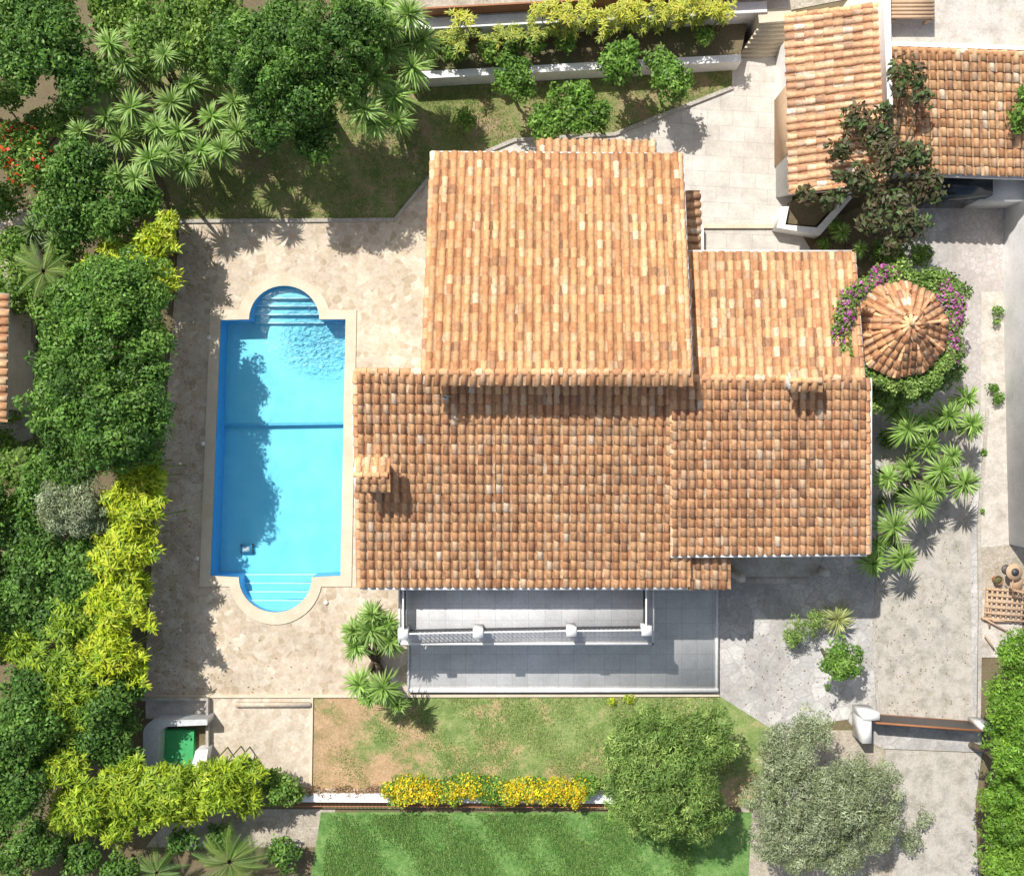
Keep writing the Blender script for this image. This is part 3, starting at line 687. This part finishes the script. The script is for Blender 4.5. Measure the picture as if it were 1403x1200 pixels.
bamboo('lime_shrub',[(170,1080,45,3),(110,1105,45,3.2),(235,1085,45,2.8),(300,1075,42,2.6),(335,1060,26,2.4),(90,1050,33,3.4),(340,1095,23,2),(160,1125,33,2.6),(200,1110,30,2.6),(265,1100,28,2.4)],[(.38,.52,.04),(.50,.61,.045),(.22,.36,.035)])
tree('shrub',[(385,1080,26,1.4),(370,1070,18,1.2),(405,1085,14,1)],'mid',lr=.25,limbs=0)
tree('shrub',[(60,1150,40,1.6),(20,1170,40,1.8),(110,1175,30,1.2),(250,1150,22,1),(300,1145,20,.9),(160,1190,30,1),(390,1170,26,.8),(-5,1130,30,1.6)],'dark',dens=700,lr=.3,limbs=0)
tree('broadleaf_tree',[(-50,700,70,4),(-60,850,60,4),(-50,480,40,3)],'dark',dens=500)
# --- SE
tree('pepper_tree',[(915,1060,85,4.0),(870,1020,48,3.8),(965,1010,48,3.6),(870,1090,50,3.4),(950,1110,50,3.4),(905,1000,40,3.9)],'feather',L=.18,W=.04,dens=1500,lr=.34,tr=.2,radial=.8)
tree('olive_tree',[(1120,1090,78,4.2),(1070,1030,46,3.6),(1180,1080,56,4),(1080,1140,58,3.6),(1200,1130,40,3.4),(1110,1000,35,3.4),(1150,1160,45,3.2),(1045,1085,35,3.3)],'olive',L=.14,W=.035,dens=1500,lr=.32,tr=.2)
tree('conifer_hedge',[(1385,960,42,4),(1400,1040,55,4.4),(1375,1100,40,3.6),(1405,890,45,4),(1420,1130,50,4),(1368,1150,34,3),(1395,1185,50,3.4),(1372,1000,26,3.2)],[(.19,.37,.04),(.27,.46,.06),(.12,.26,.03)],L=.16,W=.06,dens=1300)
tree('small_garden_tree',[(1150,906,33,2.2)],'citrus',L=.13,W=.06,dens=1500,lr=.25,tr=.07)
tree('shrub',[(1098,862,20,1.2),(1085,875,13,.9),(1118,845,14,1.2)],'feather',L=.2,W=.03,dens=1100,lr=.22,tr=.04,radial=1)
tree('dry_shrub',[(1265,1120,16,.6),(1245,1150,22,.7),(1225,1090,18,.7)],'olive',L=.12,W=.04,dens=700,lr=.22,limbs=0)
# --- N citrus
tree('citrus_tree',[(705,110,34,2.4)],'citrus',dens=900,lr=.27,tr=.08)
tree('citrus_tree',[(790,150,42,2.4),(750,172,32,1.9),(815,160,24,2.2)],'citrus',dens=850,lr=.27,tr=.08)
tree('citrus_tree',[(855,85,34,2.4)],'citrus',dens=900,lr=.27,tr=.08)
tree('citrus_tree',[(920,108,34,2.2),(905,88,22,2.2)],'citrus',dens=850,lr=.27,tr=.08)
tree('shrub',[(640,160,16,.7),(670,70,18,1.6),(625,70,20,1.5),(735,62,16,1.5),(700,68,14,1.5),(590,75,14,1.4),(775,60,14,1.5),(965,50,14,1.4)],'mid',lr=.22,dens=900,limbs=0)
bamboo('bamboo_hedge',[(x,52-(x-600)*.06+random.uniform(-7,6),random.uniform(6,12),random.uniform(1.6,2.4)) for x in range(600,1005,26)],[(.45,.50,.06),(.34,.43,.07),(.60,.58,.10),(.24,.34,.07)],L=.24,W=.04,dens=450,lr=.17,limbs=60)
bamboo('bamboo_hedge',[(x,24-(x-600)*.03+random.uniform(-9,6),random.uniform(7,15),2.8) for x in (632,745,757,770,800,825,850,870,905,930,960,985)],[(.60,.60,.06),(.44,.52,.07),(.7,.66,.12)],L=.26,W=.045,dens=420,lr=.18,limbs=40)
# --- magnolia
mb=MB(['leaf','bark']); lumps=[]
pc=[(1240,105,28),(1262,135,18),(1170,165,30),(1200,195,28),(1150,205,18),(1228,215,32),(1180,245,26),(1218,280,34),(1262,262,30),(1245,310,30),(1190,305,26),(1138,272,18),(1105,265,17),(1278,245,18),(1222,335,22),(1150,245,12),(1255,215,22),(1210,150,14)]
base=P(1212,330,0); top=P(1212,262,2.6)
mb.tube(base,top,.14,.1,1,8)
for (x,y,r) in pc:
    z=random.uniform(4.4,5.2); L_=clump(x,y,r,z,.26,.7); lumps+=L_; q=P(x,y,z-.15); m_=top.lerp(q,.5)+Vector((0,0,.25)); mb.tube(top,m_,.07,.045,1,6); mb.tube(m_,q,.045,.015,1,5)
    for l in L_[:5]: mb.tube(q,l[:3],.015,.008,1,4)
leafcloud(mb,lumps,200,.26,.12,PAL['purple'],0,spread=(.4,1.3)); mb.make('magnolia_tree')
tree('shrub',[(1392,155,16,4.2),(1400,130,14,4.2),(1395,175,10,4)],'citrus',L=.2,W=.1,dens=500,lr=.25,tr=.04)

# --- yuccas / palms
def rosette(mb,c,R,n=70,w=.07,pal=PAL['yucca'],mi=0,low=-.35,droop=.35):
    pal=np.array(pal); c=np.array(c)
    az=rng.uniform(0,2*np.pi,n); el=np.arcsin(rng.uniform(low,1,n)); L=R*rng.uniform(.75,1.1,n)*(1-.25*np.maximum(np.sin(el),0))
    d=np.stack([np.cos(az)*np.cos(el),np.sin(az)*np.cos(el),np.sin(el)],1)
    side=np.stack([-np.sin(az),np.cos(az),0*az],1)
    ts=[.03,.4,.75,1.0]; ws=[.55,1.0,.7,.06]; V=np.empty((n,8,3))
    for k,(t,ww) in enumerate(zip(ts,ws)):
        p=c+d*(L*t)[:,None]; p[:,2]-=droop*L*t*t*np.cos(el)
        V[:,2*k]=p-side*(w*ww/2); V[:,2*k+1]=p+side*(w*ww/2)
    F=(np.arange(n)*8)[:,None,None]+np.array([(0,1,3,2),(2,3,5,4),(4,5,7,6)])[None]
    col=pal[rng.integers(len(pal),size=n)]*rng.normal(1,.17,(n,1)).clip(.6,1.5)
    mb.add(V.reshape(-1,3),F.reshape(-1,4),np.repeat(col,8,0),mi)
def yucca(name,heads,base=None,n=95,w=.06,pal=PAL['yucca'],tr=.09):
    mb=MB(['leaf','bark'])
    xs=[P(h[0],h[1],h[3]) for h in heads]; 
    if base is None:
        base=Vector((sum(p.x for p in xs)/len(xs),sum(p.y for p in xs)/len(xs),0))
    for h,p in zip(heads,xs):
        R=h[2]/S*(H-h[3])/H*1.05
        q=base.lerp(Vector((p.x,p.y,0)),.5); q.z=h[3]*.4
        mb.tube(base+Vector((random.uniform(-.1,.1),random.uniform(-.1,.1),0)),q,tr*1.3,tr,1,7); mb.tube(q,p,tr,tr*.7,1,7)
        rosette(mb,p,R,n,w,np.array(pal)*random.uniform(.85,1.12))
        rosette(mb,Vector((p.x,p.y,p.z-.25)),R*.8,n//3,w,[(.32,.31,.14),(.20,.27,.08)],0,-.7,.6)
    return mb.make(name)
Y=lambda l,z:[(x,y,r,z+random.uniform(-.7,.6)) for x,y,r in l]
yucca('yucca_tree',Y([(180,148,33),(150,118,31),(165,190,31),(205,218,30),(130,215,27),(185,245,27),(200,175,26),(160,240,24),(145,160,24)],3.6))
yucca('yucca_tree',Y([(245,180,33),(235,140,31),(205,95,31),(275,205,28),(255,228,26),(215,175,26),(260,115,28),(230,210,24),(180,100,26)],3.6))
yucca('yucca_tree',Y([(325,180,30),(305,205,28),(340,110,31),(300,100,31),(320,140,28),(270,110,30),(290,160,26),(345,150,24)],3.4))
yucca('yucca_tree',Y([(505,25,36),(560,20,34),(530,68,36),(565,92,34),(540,132,33),(500,150,31),(578,55,28),(515,105,33),(545,165,26),(480,130,26),(535,35,28),(555,60,26),(525,8,28),(515,170,24),(490,75,28),(475,20,26)],4.6),n=115)
yucca('yucca_tree',Y([(150,60,28),(190,45,28),(255,70,28),(110,180,26),(225,75,26),(285,65,26),(170,85,26)],4.2))
yucca('yucca_tree',[(508,862,34,3.4),(488,885,26,3.0),(535,878,26,3.0),(525,942,31,2.8),(492,938,26,2.6),(510,842,22,3.6),(545,965,18,2.3),(485,865,22,3.2),(530,855,20,3.3),(505,955,20,2.4)],base=P(515,905),n=110)
yucca('yucca_tree',[(1300,570,30,2.6),(1332,582,24,2.4),(1245,588,32,2.8),(1270,612,26,2.4),(1325,545,22,2.2),(1275,580,22,2.4),(1230,560,22,2.2)],base=P(1280,590))
yucca('yucca_tree',[(1218,655,22,2.2),(1262,690,32,2.8),(1290,645,28,2.8),(1322,662,28,2.6),(1245,640,20,2.0),(1280,670,24,2.5),(1305,625,20,2.3)],base=P(1268,665))
yucca('yucca_tree',[(1225,722,32,2.8),(1195,772,24,2.2),(1238,765,26,2.4),(1205,745,20,2.2)],base=P(1222,735))
yucca('yucca_plant',[(1148,848,28,1.0)],pal=[(.50,.54,.2),(.42,.50,.16),(.56,.58,.3)],n=110,w=.05)
yucca('yucca_plant',[(1155,318,16,1.2),(1180,340,14,1.0)],n=50)
yucca('yucca_plant',[(45,315,30,1.6),(75,330,24,1.6),(15,440,20,1)],n=80,pal=[(.16,.26,.08),(.24,.34,.12)])
def palm(name,px,py,r,z,nf=22,pal=PAL['feather']):
    mb=MB(['leaf','bark']); c=P(px,py,z); R=r/S*(H-z)/H; mb.tube((c.x,c.y,0),c,.16,.12,1,8)
    pal=np.array(pal)
    for i in range(nf):
        a=2*math.pi*i/nf+random.uniform(-.15,.15); el=random.choice([.1,.35,.7]); pts=[]; cv=random.uniform(-.25,.25); RR=R*random.uniform(.8,1.1)
        for k in range(15):
            t=k/14; l=RR*t; aa=a+cv*t; pts.append(Vector((c.x+math.cos(aa)*math.cos(el*.6)*l,c.y+math.sin(aa)*math.cos(el*.6)*l,c.z+math.sin(el)*l-.55*RR*t*t)))
        V=[];F=[];cd=Vector((math.cos(a),math.sin(a),0)); side=Vector((-math.sin(a),math.cos(a),0))
        for k in range(2,15):
            for s in(-1,1):
                for hlf in(0,.5):
                    p=pts[k-1].lerp(pts[k],.5+hlf); l=RR*.2*math.sin(math.pi*min(1,(k+.3)/15.5)*.9+.2)*random.uniform(.8,1.2)
                    d=(side*s+cd*.9).normalized()*l-Vector((0,0,l*.45)); wv=cd*.014
                    b0=len(V); V+= [tuple(p-wv),tuple(p+wv),tuple(p+d)]; F.append((b0,b0+1,b0+2))
            mb.tube(pts[k-1],pts[k],.012,.01,0,4,(.28,.33,.12))
        mb.add(V,F,pal[i%len(pal)]*random.uniform(.75,1.2),0)
    return mb.make(name)
palm('palm_tree',60,372,48,2.2,26,PAL['feather']); palm('palm_tree',315,1180,52,1.5,30,PAL['mid']); palm('palm_tree',215,1195,36,1.3,24,PAL['dark'])
palm('palm_tree',20,640,30,1.8)
mb=MB(['leaf','bark']); L_=clump(35,225,40,2.4,.28)+clump(18,190,28,2.2,.28)+clump(50,200,24,2.2,.25); leafcloud(mb,L_,900,.15,.08,PAL['mid']); leafcloud(mb,[(l[0],l[1],l[2]+.05,l[3]) for l in L_[::4]],110,.15,.13,[(.85,.07,.03),(.88,.14,.03)],0,None,.2,spread=(1.05,1.25)); trunk(mb,P(35,225),P(35,225,1),.06); mb.make('hibiscus_shrub')
mb=MB(['leaf','bark']); L_=[]
for x in np.arange(536,812,7.0): L_+=clump(x,1081+random.uniform(-7,7),18,1.05,.17,.5)
gold=[l for l in L_ if (math.sin(l[0]*1.3)+math.sin(l[0]*3.3+1)+math.sin(l[1]*5)*.6+random.uniform(-.7,.7))>-.3]; gr=[l for l in L_ if l not in gold]
leafcloud(mb,gr,1100,.12,.06,PAL['citrus']); leafcloud(mb,gold,700,.11,.07,PAL['citrus']); leafcloud(mb,gold,800,.09,.075,PAL['gold'],0,None,-.1,spread=(.9,1.2)); leafcloud(mb,gr[::3],200,.09,.075,PAL['gold'],0,None,-.1,spread=(1,1.2))
for x in range(540,810,25): q=P(x,1078); mb.tube(q,q+Vector((0,0,.9)),.03,.02,1,5)
mb.make('golden_flower_hedge')
mb=MB(['leaf']); L_=[]
for x in range(425,530,9): L_+=clump(x,1084+random.uniform(-4,4),9,.4,.14,.6)
leafcloud(mb,L_,1000,.1,.05,[(.50,.30,.22),(.42,.26,.16),(.30,.28,.10),(.6,.42,.32)]); mb.make('dry_border_plants')
mb=MB(['leaf','bark']); L_=[];Mg=[]
for i in range(50):
    a=2*math.pi*i/50; west=abs(a-math.pi)<1.0; rr=(80 if west else 74)+random.uniform(-7,12)
    x=1232+rr*math.cos(a); y=450-rr*math.sin(a)*1.0+2
    r_=random.uniform(10,17) if west else random.uniform(11,19); cl=clump(x,y,r_,6.35 if west else 4.4,.22,.6)
    L_+=cl
    if (1.7<a<3.5 and random.random()<.85) or (a<.8 and random.random()<.85) or (a>5.9): Mg+=[(l[0],l[1],l[2]+.05,l[3]) for l in cl[::2]]
for x,y in((1215,535),(1240,545),(1190,525),(1265,535),(1200,550),(1305,505),(1290,385),(1310,400),(1225,525),(1285,520)): L_+=clump(x,y,20,3.0,.24,.6)
leafcloud(mb,L_,850,.13,.08,[(.22,.36,.07),(.28,.44,.10),(.14,.26,.05),(.38,.50,.14)]); leafcloud(mb,Mg,300,.10,.085,[(.60,.14,.45),(.66,.24,.54),(.52,.10,.38)],0,None,-.1,spread=(.95,1.25))
for i in range(0,10,2):
    a=cen+(ring[i]-cen)*1.02; mb.tube((a.x,a.y,0),(a.x,a.y,ze-.3),.06,.04,1,6)
mb.make('bougainvillea_vine')
tree('weed_plants',[(1366,425,9,.3),(1362,530,8,.3),(1368,545,9,.3),(1366,440,6,.3),(1348,620,5,.15),(1346,700,4,.15)],'citrus',L=.12,W=.05,lr=.14,dens=1400,limbs=0)
tree('ground_cover_plants',[(1215,600,16,.5),(1235,680,14,.4),(1205,690,12,.4),(1225,350,20,.7),(1260,350,22,.8),(1210,345,20,.6),(1145,310,12,.7),(1130,335,10,.4)],'mid',L=.12,W=.05,lr=.18,dens=1100,limbs=0)
tree('lawn_edge_plants',[(862,957,9,.2),(838,960,7,.2),(520,957,6,.2)],'lime',L=.1,W=.04,lr=.12,dens=1000,limbs=0)

def blades(name,poly,n,z,pal,h=.07,xg=None):
    pts=PL(poly); xs=[p.x for p in pts];ys=[p.y for p in pts]; X=rng.uniform(min(xs),max(xs),n);Yv=rng.uniform(min(ys),max(ys),n)
    ins=np.zeros(n,bool); j=len(pts)-1
    for i in range(len(pts)):
        a,b=pts[i],pts[j]; c=((a.y>Yv)!=(b.y>Yv))&(X<(b.x-a.x)*(Yv-a.y)/(b.y-a.y+1e-9)+a.x); ins^=c; j=i
    X=X[ins];Yv=Yv[ins]; th=-.2+(0 if xg is None else np.clip((xg[1]-X)/(xg[1]-xg[0]),0,1)*1.8)
    keep=(np.sin(X*1.3+1)*np.cos(Yv*1.7)+np.sin(X*3.1+Yv*2.3)*.6+rng.normal(0,.6,len(X)))>th; X=X[keep];Yv=Yv[keep]; n=len(X)
    a=rng.uniform(0,2*np.pi,n); hh=h*rng.uniform(.5,1.4,n); V=np.empty((n,3,3)); w=.014
    V[:,0]=np.stack([X-np.cos(a)*w,Yv-np.sin(a)*w,np.full(n,z)],1); V[:,1]=np.stack([X+np.cos(a)*w,Yv+np.sin(a)*w,np.full(n,z)],1)
    V[:,2]=np.stack([X+np.sin(a)*hh*.9,Yv-np.cos(a)*hh*.9,z+hh],1)
    pal=np.array(pal); col=pal[rng.integers(len(pal),size=n)]*rng.normal(1,.2,(n,1)).clip(.5,1.6)
    mb=MB(['leaf']); mb.add(V.reshape(-1,3),np.arange(3*n).reshape(n,3),np.repeat(col,3,0)); mb.make(name)
blades('lawn_grass_blades',[(430,954),(985,953),(1010,1060),(840,1078),(430,1078)],50000,.02,[(.24,.36,.09),(.32,.41,.14),(.44,.46,.20)],.07,(-8,-1.5))
blades('lawn_grass_blades',[(250,120),(1000,95),(1000,118),(840,184),(700,190),(592,238),(540,300),(250,300)],50000,.02,[(.22,.32,.08),(.30,.36,.12)])
blades('meadow_grass_blades',[(450,1115),(950,1115),(950,1230),(440,1230)],60000,.02,[(.13,.29,.06),(.20,.36,.09),(.28,.40,.13)],.12)
n=2600; q=rng.uniform(0,1,(n,2)); X=np.concatenate([-14.3+rng.exponential(1.6,n//2)-.0, rng.uniform(8,18,n-n//2)]); Yv=np.concatenate([rng.uniform(-10,8.3,n//2),rng.uniform(-11,9,n-n//2)])
k=(X<-7.2)&~((X>-12.2)&(Yv<6.6)&(Yv>-7.6))|((X>14)&(Yv<2))|((X>9)&(Yv<-5)); X=X[k];Yv=Yv[k];n=len(X)
a=rng.uniform(0,6.28,n); t=np.stack([np.cos(a),np.sin(a),0*a],1); b_=np.stack([-np.sin(a),np.cos(a),0*a],1)
mb=MB(['leaf']); fp=np.array([(.32,.22,.10),(.25,.24,.08),(.45,.36,.12),(.2,.13,.07)])
V=quads_from(np.stack([X,Yv,np.full(n,.085)],1),t,b_,rng.uniform(.05,.1,n),rng.uniform(.025,.05,n)); mb.add(V,np.arange(4*n).reshape(n,4),np.repeat(fp[rng.integers(4,size=n)],4,0)); mb.make('fallen_leaves')

# ================================================================ SMALL OBJECTS
mb=MB(['wood','iron'])
for k in range(9): mb.box(-.85+k*.2,-.65,.16,-.77+k*.2,.65,.2,0)
for k in range(6): mb.box(-.87,-.6+k*.23,.202,.85,-.53+k*.23,.235,0)
for sx in(-.8,.74):
    for sy in(-.6,.52): mb.box(sx,sy,0,sx+.08,sy+.08,.158,0)
o=mb.make('wooden_lattice'); q=P(1376,828); o.location=(q.x,q.y,.05); o.rotation_euler=(0,0,-.08)
mb=MB(['wood'])
for (x0,y0,x1,y1_) in((1345,845,1385,868),(1350,870,1362,890),(1360,850,1398,852),(1352,812,1356,860)):
    mb.tube(P(x0,y0,.3),P(x1,y1_,.12),.04,.04,0,4,None,True)
mb.make('timber_offcuts')
mb=MB(['wood','iron']); q=P(1378,780); mb.tube((q.x,q.y,.05),(q.x,q.y,.7),.04,.04,1,8); mb.tube((q.x,q.y,.70),(q.x,q.y,.74),.32,.32,0,20,None,True); mb.tube((q.x,q.y,.05),(q.x,q.y,.09),.2,.16,1,12,None,True)
mb.tube((q.x,q.y,.74),(q.x,q.y,.80),.13,.15,1,12,None,True); mb.make('round_garden_table')
for x,y,r in((1362,793,.17),):
    mb=MB(['terra','earth']); q=P(x,y); mb.tube((q.x,q.y,.05),(q.x,q.y,.4),r*.7,r,0,16); mb.tube((q.x,q.y,.3),(q.x,q.y,.33),r*.9,r*.9,1,16,None,True); mb.tube((q.x,q.y,.4),(q.x,q.y,.44),r*1.08,r*1.08,0,16); mb.make('terracotta_pot')
nb=empty('neighbour_house'); mb=MB(['tile','render']); Q=[P(-150,395,3.6),P(-150,560,3.6),P(10,575,3.0),P(12,402,3.0)]; slab(mb,*Q,mi=1); tile_roof(mb,*Q,0); mb.make('tiled_roof',nb)
mb=MB(['render']); mb.prism([P(-150,410,3),P(-5,412,3),P(-5,560,3),P(-150,555,3)],0,2.9); mb.make('walls',nb)
def chair(px,py,rot,mat='white'):
    mb=MB([mat]); 
    mb.box(-.24,-.24,.42,.24,.24,.46)
    for sx in(-1,1):
        for sy in(-1,1): mb.tube((sx*.22,sy*.22,0),(sx*.2,sy*.2,.42),.02,.02,0,6)
        mb.tube((sx*.25,-.22,.64),(sx*.25,.22,.64),.025,.025,0,6); mb.tube((sx*.24,-.2,.44),(sx*.25,-.2,.64),.02,.02,0,6)
    for k in range(7):
        t=math.pi*(k/6); mb.tube((-.24+.08*k,.23+.03*math.sin(t),.46),(-.24+.08*k,.3+.05*math.sin(t),.88),.022,.022,0,5)
    mb.tube((-.26,.3,.88),(.26,.3,.88),.03,.03,0,6)
    o=mb.make('patio_chair'); q=P(px,py); o.location=(q.x,q.y,.04); o.rotation_euler=(0,0,rot)
chair(22,492,1.2); chair(18,512,2.6); chair(1385,796,2.9,'wood')
strip('stone_edging',PL([(12,425),(45,440),(48,470)]),.16,.2,'stone')

# ================================================================ LIGHT / CAMERA / WORLD
el=math.radians(55); dx,dy=.57,-.82; l=math.hypot(dx,dy); d=Vector((dx/l*math.cos(el),dy/l*math.cos(el),-math.sin(el)))
sun=bpy.data.lights.new('sun','SUN'); sun.energy=5.0; sun.angle=math.radians(.53); sun.color=(1,.96,.90)
so=bpy.data.objects.new('sun',sun); so.rotation_euler=d.to_track_quat('-Z','Y').to_euler(); so.location=(-20,20,40); scene.collection.objects.link(so)
w=bpy.data.worlds.new('World'); scene.world=w; w.use_nodes=True; nt=w.node_tree
sk=nt.nodes.new('ShaderNodeTexSky'); sk.sky_type='NISHITA'; sk.sun_disc=False; sk.sun_elevation=el; sk.sun_rotation=math.atan2(-dx,-dy); sk.dust_density=2.0
hs=nt.nodes.new('ShaderNodeHueSaturation'); hs.inputs['Saturation'].default_value=.72
nt.links.new(sk.outputs[0],hs.inputs['Color']); nt.links.new(hs.outputs[0],nt.nodes['Background'].inputs[0]); nt.nodes['Background'].inputs[1].default_value=.125
cam=bpy.data.cameras.new('camera'); co=bpy.data.objects.new('camera',cam); scene.collection.objects.link(co)
co.location=(0,0,H); cam.sensor_width=36; cam.lens=36*H/(1403/S); cam.clip_end=2000; scene.camera=co
scene.view_settings.view_transform='Standard'; scene.view_settings.look='None'; scene.view_settings.exposure=0
